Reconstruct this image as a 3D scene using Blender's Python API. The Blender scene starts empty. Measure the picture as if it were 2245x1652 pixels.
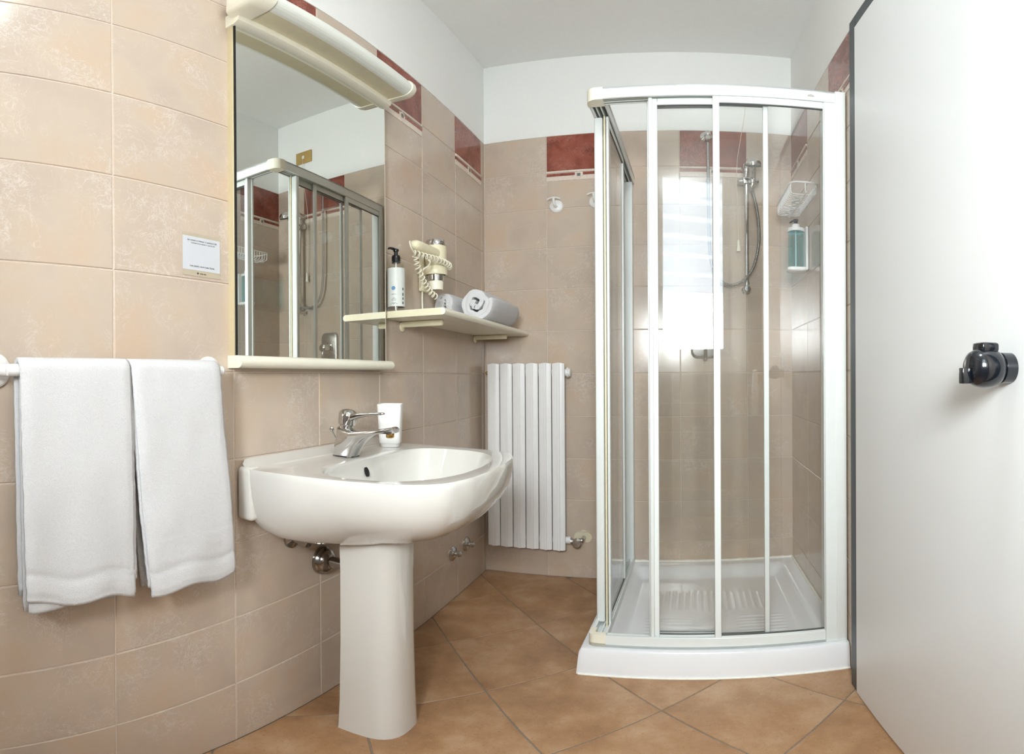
import bpy, bmesh, math, random
from mathutils import Matrix, Vector, noise
R = random.Random(7)
PI = math.pi
scene = bpy.context.scene
COL = scene.collection

# ------------------------------------------------------------------ camera (stitched panorama: equirectangular crop)
FPX, X0, Y0P, ROLL, PITCH = 1145.0, 1468.5, 826.85, -.0046, -.0036
cam_d = bpy.data.cameras.new('camera'); cam = bpy.data.objects.new('camera', cam_d); COL.objects.link(cam)
cam_d.type = 'PANO'
cam_d.panorama_type = 'EQUIRECTANGULAR'
cam_d.longitude_min = -1122.5 / FPX; cam_d.longitude_max = 1122.5 / FPX
cam_d.latitude_max = Y0P / FPX; cam_d.latitude_min = -(1652 - Y0P) / FPX
cam_d.clip_start = .01
c, s = math.cos(ROLL), math.sin(ROLL); Rr = Matrix(((c, 0, s), (0, 1, 0), (-s, 0, c)))
c, s = math.cos(PITCH), math.sin(PITCH); Rp = Matrix(((1, 0, 0), (0, c, s), (0, -s, c)))
rot = (Rp @ Rr).inverted() @ Matrix.Rotation((X0 - 1122.5) / FPX, 3, 'Z') @ Matrix.Rotation(PI / 2, 3, 'X')
cam.matrix_world = Matrix.Translation((0, 0, .9937)) @ rot.to_4x4()
scene.camera = cam

# ------------------------------------------------------------------ world, daylight through the window, exposure
world = bpy.data.worlds.new('world'); scene.world = world; world.use_nodes = True
bg = world.node_tree.nodes['Background']; bg.inputs[0].default_value = (.78, .88, 1, 1); bg.inputs[1].default_value = 2.4
WX0, WX1, WZ0, WZ1, YR = -.27, .25, 1.12, 2.50, -.42          # window opening in the wall behind the camera
TILT, YAW, NST = .60, -.42, 9               # daylight falls in from above: each strip of sky light leans downwards
for k in range(NST):
    dz = (WZ1 - WZ0 - .08) / NST; zc = WZ0 + .04 + (k + .5) * dz
    ld = bpy.data.lights.new('window_daylight', 'AREA'); ld.shape = 'RECTANGLE'; ld.size = (WX1 - WX0 - .06) / math.cos(YAW); ld.size_y = dz / math.cos(TILT)
    ld.energy = (22, 22, 22, .75, .72, .69, .66, .63, .6)[k]; ld.color = (.96, .985, 1.0) if k < 3 else (.78, .88, 1.0)
    lo = bpy.data.objects.new('window_daylight', ld); COL.objects.link(lo)
    lo.location = ((WX0 + WX1) / 2, YR - .25, zc); lo.rotation_euler = (PI / 2 - TILT, 0, YAW)
vs = scene.view_settings
vs.view_transform = 'Standard'; vs.look = 'None'; vs.gamma = 1; vs.use_curve_mapping = False; vs.exposure = 0.2
scene.cycles.adaptive_threshold = .06; scene.cycles.max_bounces = 7; scene.cycles.diffuse_bounces = 4; scene.cycles.glossy_bounces = 4; world.cycles.sampling_method = 'NONE'
scene.cycles.transparent_max_bounces = 32; scene.cycles.transmission_bounces = 4
scene.cycles.caustics_reflective = False; scene.cycles.caustics_refractive = False

# ------------------------------------------------------------------ helpers
def srgb(r, g, b):
    f = lambda v: (v / 255) / 12.92 if v / 255 <= .04045 else ((v / 255 + .055) / 1.055) ** 2.4
    return (f(r), f(g), f(b), 1)

class NT:
    def __init__(s, name):
        s.m = bpy.data.materials.new(name); s.m.use_nodes = True; s.t = s.m.node_tree; s.t.nodes.clear()
        s.out = s.t.nodes.new('ShaderNodeOutputMaterial')
    def n(s, typ, **kw):
        nd = s.t.nodes.new('ShaderNode' + typ)
        for k, v in kw.items():
            if k.startswith('i_'):
                key = k[2:].replace('_', ' '); nd.inputs[int(key) if key.isdigit() else key].default_value = v
            else: setattr(nd, k, v)
        return nd
    def l(s, a, b): s.t.links.new(a, b)
    def coord(s, rnd=True):
        tc = s.n('TexCoord')
        if not rnd: return tc.outputs['Object']
        oi = s.n('ObjectInfo'); mu = s.n('MATH' if 0 else 'Math', operation='MULTIPLY', i_1=37.0); s.l(oi.outputs['Random'], mu.inputs[0])
        va = s.n('VectorMath', operation='ADD'); s.l(tc.outputs['Object'], va.inputs[0]); s.l(mu.outputs[0], va.inputs[1]); return va.outputs[0]
    def noise(s, co, scale, detail=4, rough=.55, dist=0):
        nd = s.n('TexNoise', i_Scale=scale, i_Detail=detail, i_Roughness=rough, i_Distortion=dist); s.l(co, nd.inputs['Vector']); return nd.outputs['Fac']
    def ramp(s, fac, *stops):
        nd = s.n('ValToRGB'); el = nd.color_ramp.elements
        while len(el) < len(stops): el.new(.5)
        for e, (p, c) in zip(el, stops): e.position = p; e.color = c if len(c) == 4 else (*c, 1)
        s.l(fac, nd.inputs[0]); return nd.outputs['Color']
    def mix(s, fac, a, b, mode='MIX'):
        nd = s.n('Mix', data_type='RGBA', blend_type=mode)
        for sock, v in ((nd.inputs[0], fac), (nd.inputs[6], a), (nd.inputs[7], b)):
            if isinstance(v, (int, float)): sock.default_value = v
            elif isinstance(v, tuple): sock.default_value = v
            else: s.l(v, sock)
        return nd.outputs[2]
    def math(s, op, a, b=0.0):
        nd = s.n('Math', operation=op)
        for sock, v in zip(nd.inputs, (a, b)):
            if isinstance(v, (int, float)): sock.default_value = v
            else: s.l(v, sock)
        return nd.outputs[0]
    def pbsdf(s, base, rough=.5, metal=0, spec=.5, bump=None, bstr=.2, bdist=.002, coat=0, **kw):
        p = s.n('BsdfPrincipled'); p.inputs['Roughness'].default_value = rough if isinstance(rough, (int, float)) else .5
        if not isinstance(rough, (int, float)): s.l(rough, p.inputs['Roughness'])
        p.inputs['Metallic'].default_value = metal; p.inputs['Specular IOR Level'].default_value = spec; p.inputs['Coat Weight'].default_value = coat
        if isinstance(base, tuple): p.inputs['Base Color'].default_value = base
        else: s.l(base, p.inputs['Base Color'])
        for k, v in kw.items(): p.inputs[k.replace('_', ' ')].default_value = v
        if bump is not None:
            b = s.n('Bump', i_Strength=bstr, i_Distance=bdist); s.l(bump, b.inputs['Height']); s.l(b.outputs[0], p.inputs['Normal'])
        s.l(p.outputs[0], s.out.inputs[0]); return s.m

def plain(name, col, rough=.4, metal=0, spec=.5, var=.04, nscale=30, bstr=.05, **kw):
    t = NT(name); co = t.coord(False); f = t.noise(co, nscale, 2)
    dk = tuple(v * (1 - var) for v in col[:3]) + (1,); lt = tuple(min(1, v * (1 + var)) for v in col[:3]) + (1,)
    return t.pbsdf(t.ramp(f, (.3, dk), (.7, lt)), rough, metal, spec, bump=f if bstr > .03 else None, bstr=bstr, bdist=.001, **kw)

def veins(t, co, scale, width, dist=1.2):
    a = t.noise(co, scale, 4, .64, dist); d = t.math('ABSOLUTE', t.math('SUBTRACT', a, .5))
    return t.ramp(d, (0, (1, 1, 1)), (width, (0, 0, 0)))

def tile_mat():
    t = NT('glazed_wall_tile'); co = t.coord()
    big = t.noise(co, 7, 3, .5); base = t.ramp(big, (.3, srgb(190, 174, 159)), (.52, srgb(198, 182, 165)), (.72, srgb(200, 178, 156)))
    mn = t.noise(co, 6.5, 2, .5); mask = t.ramp(mn, (.44, (.12, .12, .12)), (.62, (1, 1, 1)))
    v1 = t.mix(1.0, veins(t, co, 15, .014, 1.7), mask, 'MULTIPLY')
    v2 = t.mix(1.0, veins(t, co, 34, .03, 0), t.ramp(mn, (.54, (0, 0, 0)), (.66, (1, 1, 1))), 'MULTIPLY')
    c1 = t.mix(t.math('MULTIPLY', v1, .95), base, srgb(214, 202, 192)); c2 = t.mix(t.math('MULTIPLY', v2, .6), c1, srgb(214, 206, 198))
    return t.pbsdf(c2, .16, 0, .45)

def red_mat(name='red_marble_tile', sc=1.0):
    t = NT(name); co = t.coord()
    base = t.ramp(t.noise(co, 9 * sc, 5, .6, .6), (.3, srgb(104, 44, 32)), (.5, srgb(138, 70, 54)), (.7, srgb(156, 88, 70)))
    m = t.ramp(t.noise(co, 7 * sc, 2), (.42, (0, 0, 0)), (.62, (1, 1, 1)))
    v = t.mix(1.0, veins(t, co, 16 * sc, .022, 1.6), m, 'MULTIPLY'); v2 = t.mix(1.0, veins(t, co, 50 * sc, .03, 1), m, 'MULTIPLY')
    c = t.mix(t.math('MULTIPLY', v, .6), base, srgb(186, 140, 128)); c = t.mix(t.math('MULTIPLY', v2, .4), c, srgb(186, 146, 134))
    return t.pbsdf(c, .16, 0, .45)

def floor_mat():
    t = NT('terracotta_floor_tile'); co = t.coord()
    base = t.ramp(t.noise(co, 7, 5, .6), (.28, srgb(144, 107, 76)), (.5, srgb(166, 128, 92)), (.72, srgb(186, 154, 122)))
    sp = t.noise(co, 160, 3, .7); c = t.mix(t.ramp(sp, (.30, (.5, .5, .5)), (.42, (0, 0, 0))), base, srgb(112, 78, 54))
    sp2 = t.noise(co, 60, 4, .7); c = t.mix(t.ramp(sp2, (.58, (0, 0, 0)), (.75, (.35, .35, .35))), c, srgb(194, 168, 142))
    return t.pbsdf(c, .34, 0, .45, bump=t.noise(co, 90, 5, .7), bstr=.18, bdist=.001)

def glass_mat(name, tint, ior=1.45, rough=0.0, boost=1.0):
    t = NT(name); tr = t.n('BsdfTransparent'); tr.inputs[0].default_value = tint
    gl = t.n('BsdfGlossy'); gl.inputs['Roughness'].default_value = rough; gl.inputs[0].default_value = (1, 1, 1, 1)
    fr = t.n('Fresnel'); ge = t.n('NewGeometry'); t.l(t.math('ADD', t.math('MULTIPLY', ge.outputs['Backfacing'], 1 / ior - ior), ior), fr.inputs[0])   # thin pane: same Fresnel on both faces
    m = t.n('MixShader'); t.l(t.math('MULTIPLY', fr.outputs[0], boost), m.inputs[0]); t.l(tr.outputs[0], m.inputs[1]); t.l(gl.outputs[0], m.inputs[2]); t.l(m.outputs[0], t.out.inputs[0])
    return t.m

def towel_mat():
    t = NT('white_terry'); co = t.coord(False); f = t.noise(co, 800, 1, .6); g = t.noise(co, 90, 2)
    h = t.math('ADD', f, t.math('MULTIPLY', g, .5))
    return t.pbsdf(t.ramp(f, (.3, srgb(206, 206, 208)), (.6, srgb(221, 221, 222))), .95, 0, .1, bump=h, bstr=.55, bdist=.002)

def hose_mat():
    t = NT('ribbed_steel_hose'); tc = t.n('TexCoord'); w = t.n('TexWave', wave_type='BANDS', bands_direction='X'); w.inputs['Scale'].default_value = 55
    t.l(tc.outputs['UV'], w.inputs['Vector'])
    return t.pbsdf(t.ramp(w.outputs['Fac'], (.2, (.18, .19, .19, 1)), (.7, (.7, .72, .72, 1))), .22, 1, bump=w.outputs['Fac'], bstr=.5, bdist=.003)

M = dict(
    tile=tile_mat(), red=red_mat(), redband=red_mat('red_marble_band', 3.0), floor=floor_mat(),
    grout=plain('wall_grout', srgb(214, 200, 186), .8, var=.06, nscale=120, bstr=.2),
    fgrout=plain('floor_grout', srgb(128, 118, 106), .85, var=.12, nscale=120, bstr=.3),
    paint=plain('white_wall_paint', srgb(241, 242, 239), .75, var=.01, nscale=60, bstr=.06, spec=.2),
    beige=plain('beige_band', srgb(222, 208, 194), .3, var=.08, nscale=90),
    ceramic=plain('white_sanitary_ceramic', srgb(214, 212, 206), .06, spec=.6, var=.006, nscale=8, bstr=.01, coat=.4),
    acrylic=plain('white_acrylic', srgb(232, 234, 236), .14, spec=.55, var=.006, nscale=8, bstr=.01, coat=.2),
    white=plain('white_lacquered_metal', srgb(224, 229, 226), .28, var=.01, bstr=.01),
    radw=plain('white_radiator_enamel', srgb(238, 238, 237), .35, var=.01, bstr=.02),
    plast=plain('white_plastic', srgb(240, 240, 238), .3, var=.01, bstr=.01),
    ivory=plain('ivory_plastic', srgb(236, 232, 214), .3, var=.015, bstr=.01),
    cream=plain('cream_plastic', srgb(229, 221, 190), .32, var=.02, bstr=.01),
    tan=plain('tan_laminate', srgb(198, 185, 150), .45, var=.03, bstr=.02),
    dull=plain('aged_cream_plastic', srgb(222, 214, 184), .4, var=.03, bstr=.01),
    chrome=plain('chrome', (.62, .61, .60, 1), .05, 1, var=.02, nscale=20, bstr=.004),
    darkchrome=plain('dull_chrome', (.38, .36, .34, 1), .14, 1, var=.06, nscale=30, bstr=.01),
    nickel=plain('brushed_nickel', (.5, .48, .45, 1), .32, 1, var=.08, nscale=60),
    brass=plain('brass', srgb(205, 165, 100), .2, 1, var=.05),
    black=plain('black_plastic', srgb(22, 23, 25), .22, var=.1, bstr=.01),
    knob=plain('black_knob_lacquer', srgb(16, 20, 26), .16, var=.1, bstr=.01, coat=.5),
    frame=plain('dark_grey_metal', srgb(62, 70, 74), .4, var=.03),
    door=plain('white_door_laminate', srgb(232, 235, 235), .38, var=.006, nscale=6, bstr=.01),
    seal=plain('white_silicone', srgb(236, 236, 226), .5, var=.05, nscale=60, bstr=.3),
    gasket=plain('grey_gasket', srgb(96, 100, 98), .6, var=.05), dark=plain('black_shadow_gap', srgb(16, 16, 16), .7),
    cord=plain('ivory_cord', srgb(226, 220, 200), .5, var=.02),
    towel=towel_mat(), hose=hose_mat(),
    glass=glass_mat('shower_glass', (.988, .993, .990, 1), 1.5), wglass=glass_mat('window_glass', (.97, .98, .98, 1)),
    bottle=glass_mat('clear_bottle', (.93, .94, .92, 1), 1.35), teal=glass_mat('teal_soap', (.66, .90, .94, 1), 1.35),
    diffuser=None, mirror=None, paper=plain('white_paper', srgb(204, 207, 212), .6, var=.005, bstr=.01),
    kraft=plain('pale_card', srgb(186, 174, 152), .6, var=.02), ink=plain('dark_print', srgb(40, 38, 38), .7),
    blue=plain('blue_print', srgb(96, 134, 172), .5, var=.12, nscale=400), label=plain('grey_bottle_label', srgb(206, 210, 204), .45, var=.01),
    grey=plain('grey_inlay', srgb(110, 108, 104), .4, var=.3, nscale=300), brassplate=plain('gold_plate', srgb(190, 160, 96), .35, .3, var=.03),
)
t = NT('mirror_silver'); g = t.n('BsdfGlossy'); g.inputs[0].default_value = (.86, .88, .84, 1); g.inputs['Roughness'].default_value = 0; t.l(g.outputs[0], t.out.inputs[0]); M['mirror'] = t.m
t = NT('ribbed_diffuser'); tc = t.n('TexCoord'); w = t.n('TexWave', wave_type='BANDS', bands_direction='Z'); w.inputs['Scale'].default_value = 60; t.l(tc.outputs['Object'], w.inputs[0])
M['diffuser'] = t.pbsdf(srgb(224, 227, 219), .3, bump=w.outputs['Fac'], bstr=.25, bdist=.001)

def finish(name, bm, mat, parent=None, smooth=True, loc=None, rz=None, mods=()):
    me = bpy.data.meshes.new(name); bmesh.ops.recalc_face_normals(bm, faces=bm.faces); bm.to_mesh(me); bm.free()
    mats = mat if isinstance(mat, (list, tuple)) else [mat]
    for m_ in mats: me.materials.append(M[m_] if isinstance(m_, str) else m_)
    if smooth:
        for p in me.polygons: p.use_smooth = True
        try: me.set_sharp_from_angle(angle=math.radians(38))
        except Exception: pass
    o = bpy.data.objects.new(name, me); COL.objects.link(o)
    if parent is not None: o.parent = parent
    if loc is not None: o.location = loc
    if rz is not None: o.rotation_euler.z = rz
    return o

def thing(name, label, cat, loc=(0, 0, 0), rz=0, group=None, rot=None):
    o = bpy.data.objects.new(name, None); COL.objects.link(o); o.location = loc; o.empty_display_size = .05
    o.rotation_euler = rot if rot else (0, 0, rz); tag(o, label, cat, group); return o
def tag(o, label, cat, group=None):
    o['label'] = label; o['category'] = cat
    if group: o['group'] = group
    return o
def copyo(o, parent, loc=None):
    c_ = o.copy(); COL.objects.link(c_); c_.parent = parent
    if loc is not None: c_.location = loc
    return c_

def box(bm, x0, x1, y0, y1, z0, z1, r=0, seg=2, mi=0):
    b2 = bmesh.new(); bmesh.ops.create_cube(b2, size=1)
    bmesh.ops.scale(b2, verts=b2.verts, vec=(x1 - x0, y1 - y0, z1 - z0)); bmesh.ops.translate(b2, verts=b2.verts, vec=((x0 + x1) / 2, (y0 + y1) / 2, (z0 + z1) / 2))
    if r: bmesh.ops.bevel(b2, geom=b2.edges[:], offset=r, segments=seg, profile=.5, affect='EDGES')
    merge(bm, b2, mi)
def merge(bm, b2, mi=0, mat=None):
    vm = {}
    for v in b2.verts: vm[v] = bm.verts.new(mat @ v.co if mat else v.co)
    for f in b2.faces:
        try: nf = bm.faces.new([vm[v] for v in f.verts]); nf.material_index = mi
        except ValueError: pass
    b2.free()
def loft(bm, rings, cap0=True, cap1=True, closed=True):
    vr = [[bm.verts.new(p) for p in r_] for r_ in rings]; n = len(vr[0])
    for a, b in zip(vr, vr[1:]):
        for i in range(n if closed else n - 1):
            j = (i + 1) % n; bm.faces.new((a[i], a[j], b[j], b[i]))
    if cap0: bm.faces.new(vr[0][::-1])
    if cap1: bm.faces.new(vr[-1])
    return vr
def smooth_path(pts, n=8):
    P = [Vector(p) for p in pts]; out = []
    for i in range(len(P) - 1):
        p0, p1, p2, p3 = P[max(i - 1, 0)], P[i], P[i + 1], P[min(i + 2, len(P) - 1)]
        for k in range(n):
            t_ = k / n; out.append(.5 * ((2 * p1) + (p2 - p0) * t_ + (2 * p0 - 5 * p1 + 4 * p2 - p3) * t_ ** 2 + (3 * p1 - p0 - 3 * p2 + p3) * t_ ** 3))
    out.append(P[-1]); return out
def tube(bm, pts, r, seg=10, cap=True, uv=False):
    P = [Vector(p) for p in pts]; n = len(P); rr = r if isinstance(r, (list, tuple)) else [r] * n
    tg = [(P[min(i + 1, n - 1)] - P[max(i - 1, 0)]).normalized() for i in range(n)]
    nrm = tg[0].orthogonal().normalized(); rings = []; dist = [0]
    for i in range(n):
        if i: dist.append(dist[-1] + (P[i] - P[i - 1]).length)
        nrm = (nrm - tg[i] * nrm.dot(tg[i])).normalized(); b = tg[i].cross(nrm)
        rings.append([P[i] + (nrm * math.cos(2 * PI * k / seg) + b * math.sin(2 * PI * k / seg)) * rr[i] for k in range(seg)])
    vr = loft(bm, rings, cap, cap)
    if uv:
        lay = bm.loops.layers.uv.verify(); idx = {}
        for i, r_ in enumerate(vr):
            for v in r_: idx[v] = i
        for f in bm.faces:
            for lp in f.loops: lp[lay].uv = (dist[idx.get(lp.vert, 0)] , 0)
def lathe(bm, prof, seg=24, mat=None, caps=(True, True)):
    mat = mat or Matrix.Identity(4)
    rings = [[mat @ Vector((r * math.cos(2 * PI * k / seg), r * math.sin(2 * PI * k / seg), z)) for k in range(seg)] for r, z in prof]
    loft(bm, rings, *caps)
def prism(bm, poly, a, b, plane='xy'):
    def P(p, h): return {'xy': (p[0], p[1], h), 'xz': (p[0], h, p[1]), 'yz': (h, p[0], p[1])}[plane]
    loft(bm, [[P(p, a) for p in poly], [P(p, b) for p in poly]])
def rrect(hx, hy, r, seg=5, cx=0, cy=0):
    out = []
    for q, (sx, sy) in enumerate(((1, 1), (-1, 1), (-1, -1), (1, -1))):
        for k in range(seg + 1):
            a = q * PI / 2 + k / seg * PI / 2; out.append((cx + sx * (hx - r) + r * math.cos(a), cy + sy * (hy - r) + r * math.sin(a)))
    return out
def axis_x(loc, sgn=1):   # lathe z axis -> world +-x
    return Matrix.Translation(loc) @ Matrix.Rotation(sgn * PI / 2, 4, 'Y')
def axis_y(loc, sgn=1):   # lathe z -> -+y   (sgn=1: towards -y)
    return Matrix.Translation(loc) @ Matrix.Rotation(sgn * PI / 2, 4, 'X')
def solid(name, parent, mat, fn, **kw):
    bm = bmesh.new(); fn(bm); return finish(name, bm, mat, parent, **kw)
def bevelmod(o, w, seg=3, ang=40):
    m_ = o.modifiers.new('bevel', 'BEVEL'); m_.width = w; m_.segments = seg; m_.limit_method = 'ANGLE'; m_.angle_limit = math.radians(ang); return o
def text(name, body, size, mat, parent, mw, align='CENTER'):
    cu = bpy.data.curves.new(name, 'FONT'); cu.body = body; cu.size = size; cu.align_x = align; cu.resolution_u = 2; cu.offset = size * .018
    o = bpy.data.objects.new(name, cu); COL.objects.link(o); dg = bpy.context.evaluated_depsgraph_get()
    me = bpy.data.meshes.new_from_object(o.evaluated_get(dg)); bpy.data.objects.remove(o); me.materials.clear(); me.materials.append(M[mat])
    o = bpy.data.objects.new(name, me); COL.objects.link(o); o.parent = parent; o.matrix_local = mw; return o

# ------------------------------------------------------------------ the room
XL, YB, ZC, H, W = -.8876, 2.4072, 2.7075, .2013, .3117
TH = .042                                  # the right wall and the shower stand turned by 2.4 degrees
ex, ey = Vector((math.cos(TH), -math.sin(TH), 0)), Vector((math.sin(TH), math.cos(TH), 0))
CR = Vector((.574, YB, 0))                 # rear right corner
G = .0028                                  # grout gap
TOP = 11 * H

def tile_mesh(w, h, d=.008):
    bm = bmesh.new(); box(bm, 0, w, 0, d, 0, h)
    ed = [e for e in bm.edges if all(v.co.y < 1e-6 for v in e.verts)]
    bmesh.ops.bevel(bm, geom=ed, offset=.0016, segments=1, affect='EDGES'); bmesh.ops.translate(bm, verts=bm.verts, vec=(-w / 2, 0, -h / 2))
    me = bpy.data.meshes.new('tile'); bmesh.ops.recalc_face_normals(bm, faces=bm.faces); bm.to_mesh(me); bm.free(); return me
MC = {}
def put_tile(parent, x0, x1, z0, z1, mat='tile', name='tile'):
    w, h = round(x1 - x0 - G, 4), round(z1 - z0 - G, 4)
    if w < .004 or h < .004: return
    key = (w, h, mat)
    if key not in MC: MC[key] = tile_mesh(w, h); MC[key].materials.append(M[mat])
    o = bpy.data.objects.new(name, MC[key]); COL.objects.link(o); o.parent = parent; o.location = ((x0 + x1) / 2, 0, (z0 + z1) / 2); return o
def put_listello(parent, x0, x1, z1):
    z0 = z1 - .056; xc = (x0 + x1) / 2; a, b = x0 + G / 2, x1 - G / 2
    o = solid('listello', parent, 'beige', lambda bm: (box(bm, a, b, -.001, .008, z0 + G / 2, z1 - .012, .001, 1), box(bm, a, b, -.005, .008, z1 - .012, z1 - G / 2, .003, 2)))
    for u, v in ((a, xc - .019), (xc + .019, b)):
        solid('red_band', o, 'redband', lambda bm: box(bm, u, v, -.002, .002, z1 - .030, z1 - .015))
    solid('diamond', o, 'beige', lambda bm: prism(bm, [(xc - .021, z1 - .029), (xc, z1 - .05), (xc + .021, z1 - .029), (xc, z1 - .010)], -.004, .003, 'xz'))
    solid('inlay', o, 'grey', lambda bm: box(bm, xc - .008, xc + .008, -.005, .0, z1 - .037, z1 - .021))
def make_wall(name, origin, rz, length, cols, redset, body=True):
    """local x runs along the wall (left to right seen from the room), y into the wall, z up; cols: list of (x0,x1)"""
    def f(bm): box(bm, -.08, length + .08, .002, .10, 0, TOP); box(bm, -.08, length + .08, -.0005, .10, TOP, ZC, mi=1)
    o = solid(name, None, ['grout', 'paint'], f, smooth=False, loc=origin, rz=rz); o['kind'] = 'structure'
    for i, (a, b) in enumerate(cols):
        red = i in redset
        for k in range(11):
            z0, z1 = k * H, (k + 1) * H
            if k == 10 and red: put_tile(o, a, b, z0, z1, 'red', 'red_tile')
            elif k == 9 and red: put_listello(o, a, b, z1); put_tile(o, a, b, z0, z1 - .056)
            else: put_tile(o, a, b, z0, z1)
    return o
YS = YR - .02
colsL = [(Y - YS, Y + W - YS) for Y in [.4929 + i * W for i in range(-3, 6)]] + [(.4929 + 6 * W - YS, YB - YS)]
colsL[0] = (max(0, colsL[0][0]), colsL[0][1])
wall_left = make_wall('wall_left', (XL, YS, 0), PI / 2, YB - YS, colsL, {0, 2, 4, 6, 8})
colsB = [(.0017 + i * W, .0017 + (i + 1) * W) for i in range(4)] + [(.0017 + 4 * W, .574 - XL + .03)]
wall_back = make_wall('wall_back', (XL, YB, 0), 0, .574 - XL + .12, colsB, {1, 3})
WR = .337
wall_right = make_wall('wall_right', CR + ey * .02, -PI / 2 - TH, 2.95, [(.02 + i * WR - (.02 if i == 0 else 0), .02 + (i + 1) * WR) for i in range(3)], {0, 2})
def rearf(bm):
    for a, b, z0, z1 in ((-1.1, WX0, 0, ZC), (WX1, .75, 0, ZC), (WX0, WX1, 0, WZ0), (WX0, WX1, WZ1, ZC)): box(bm, a, b, YR - .30, YR, z0, z1, mi=1)
wall_rear = solid('wall_rear', None, ['grout', 'paint'], rearf, smooth=False); wall_rear['kind'] = 'structure'
for i in range(6):
    for k in range(11):
        a, b, z0, z1 = -XL * 0 + (-.9 + i * .25), (-.9 + (i + 1) * .25), k * H, (k + 1) * H
        if b > .46 and False: continue
        if a < WX1 and b > WX0 and z1 > WZ0: continue
        tl = put_tile(wall_rear, a, b, z0, z1); tl.location = (-(0) + (a + b) / 2, YR, (z0 + z1) / 2); tl.rotation_euler.z = PI
ceil_o = solid('ceiling', None, 'paint', lambda bm: box(bm, -1.05, .8, -.7, 2.6, ZC, ZC + .1), smooth=False); ceil_o['kind'] = 'structure'
cl = thing('fill_lamp', 'added unseen fill lamp on the bathroom ceiling', 'lamp', (.08, .42, ZC))  # invented fill lamp out of view, added to even out the window light
t = NT('fill_lamp_glow'); e_ = t.n('Emission'); e_.inputs[0].default_value = (.94, .975, 1, 1); e_.inputs[1].default_value = 37.0; t.l(e_.outputs[0], t.out.inputs[0]); M['opal'] = t.m
solid('fill_lamp_base', cl, 'white', lambda bm: lathe(bm, [(.10, -.001), (.10, -.03)], 32))
solid('fill_lamp_shade', cl, 'opal', lambda bm: lathe(bm, [(.06, -.022), (.11, -.030), (.14, -.05), (.14, -.065), (.11, -.085), (.05, -.097), (.001, -.10)], 32))
# floor with diagonal tiles clipped to the room
floor = solid('floor', None, 'fgrout', lambda bm: box(bm, -1.05, .8, -.7, 2.6, -.1, -.0022), smooth=False); floor['kind'] = 'structure'
H2, V2 = Vector((.478, -.022)), Vector((.014, .517)); fu, fv, fo = (H2 + V2) / 2, (H2 - V2) / 2, Vector((-.0256, 1.3325))
rp = lambda Y: .574 + TH * (Y - YB)
room = [(XL, YR), (rp(YR), YR), (rp(YB), YB), (XL, YB)]
def clip(poly, a, b):
    out = []; n = Vector((-(b[1] - a[1]), b[0] - a[0])); sd = lambda p: (p[0] - a[0]) * n.x + (p[1] - a[1]) * n.y
    for i in range(len(poly)):
        p, q = poly[i], poly[(i + 1) % len(poly)]; dp, dq = sd(p), sd(q)
        if dp >= 0: out.append(p)
        if dp * dq < 0: t_ = dp / (dp - dq); out.append((p[0] + (q[0] - p[0]) * t_, p[1] + (q[1] - p[1]) * t_))
    return out
for i in range(-8, 9):
    for j in range(-8, 9):
        e_ = .006
        cs = [fo + fu * (i + u) + fv * (j + v) for u, v in ((e_, e_), (e_, 1 - e_), (1 - e_, 1 - e_), (1 - e_, e_))]
        poly = [tuple(c_) for c_ in cs]
        ar = sum(poly[k][0] * poly[(k + 1) % 4][1] - poly[(k + 1) % 4][0] * poly[k][1] for k in range(4))
        if ar < 0: poly.reverse()
        for k in range(4):
            if poly: poly = clip(poly, room[k], room[(k + 1) % 4])
        if len(poly) < 3: continue
        cx, cy = sum(p[0] for p in poly) / len(poly), sum(p[1] for p in poly) / len(poly)
        if max(math.hypot(p[0] - cx, p[1] - cy) for p in poly) < .03: continue
        def ff(bm):
            rs = []
            for z, sh in ((-.008, 1), (-.0016, 1), (0, .992)): rs.append([((p[0] - cx) * sh, (p[1] - cy) * sh, z) for p in poly])
            loft(bm, rs)
        solid('floor_tile', floor, 'floor', ff, smooth=False, loc=(cx, cy, 0))

# ------------------------------------------------------------------ window behind the camera
win = bpy.data.objects.new('window_1', None); COL.objects.link(win); win['kind'] = 'structure'; win.location = (0, YR - .05, WZ0)
def frame_fn(x0, x1, z0, z1, w, y0, y1):
    def f(bm):
        box(bm, x0, x1, y0, y1, z0, z0 + w, .002, 1); box(bm, x0, x1, y0, y1, z1 - w, z1, .002, 1)
        box(bm, x0, x0 + w, y0, y1, z0 + w, z1 - w, .002, 1); box(bm, x1 - w, x1, y0, y1, z0 + w, z1 - w, .002, 1)
    return f
hz = WZ1 - WZ0
solid('frame', win, 'white', frame_fn(WX0, WX1, 0, hz, .03, -.03, .03))
sash = solid('sash', win, 'white', frame_fn(WX0 + .03, WX1 - .03, .03, hz - .03, .025, -.005, .04))
solid('glass_pane', sash, 'wglass', lambda bm: box(bm, WX0 + .055, WX1 - .055, .012, .016, .055, hz - .055), smooth=False)

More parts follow.
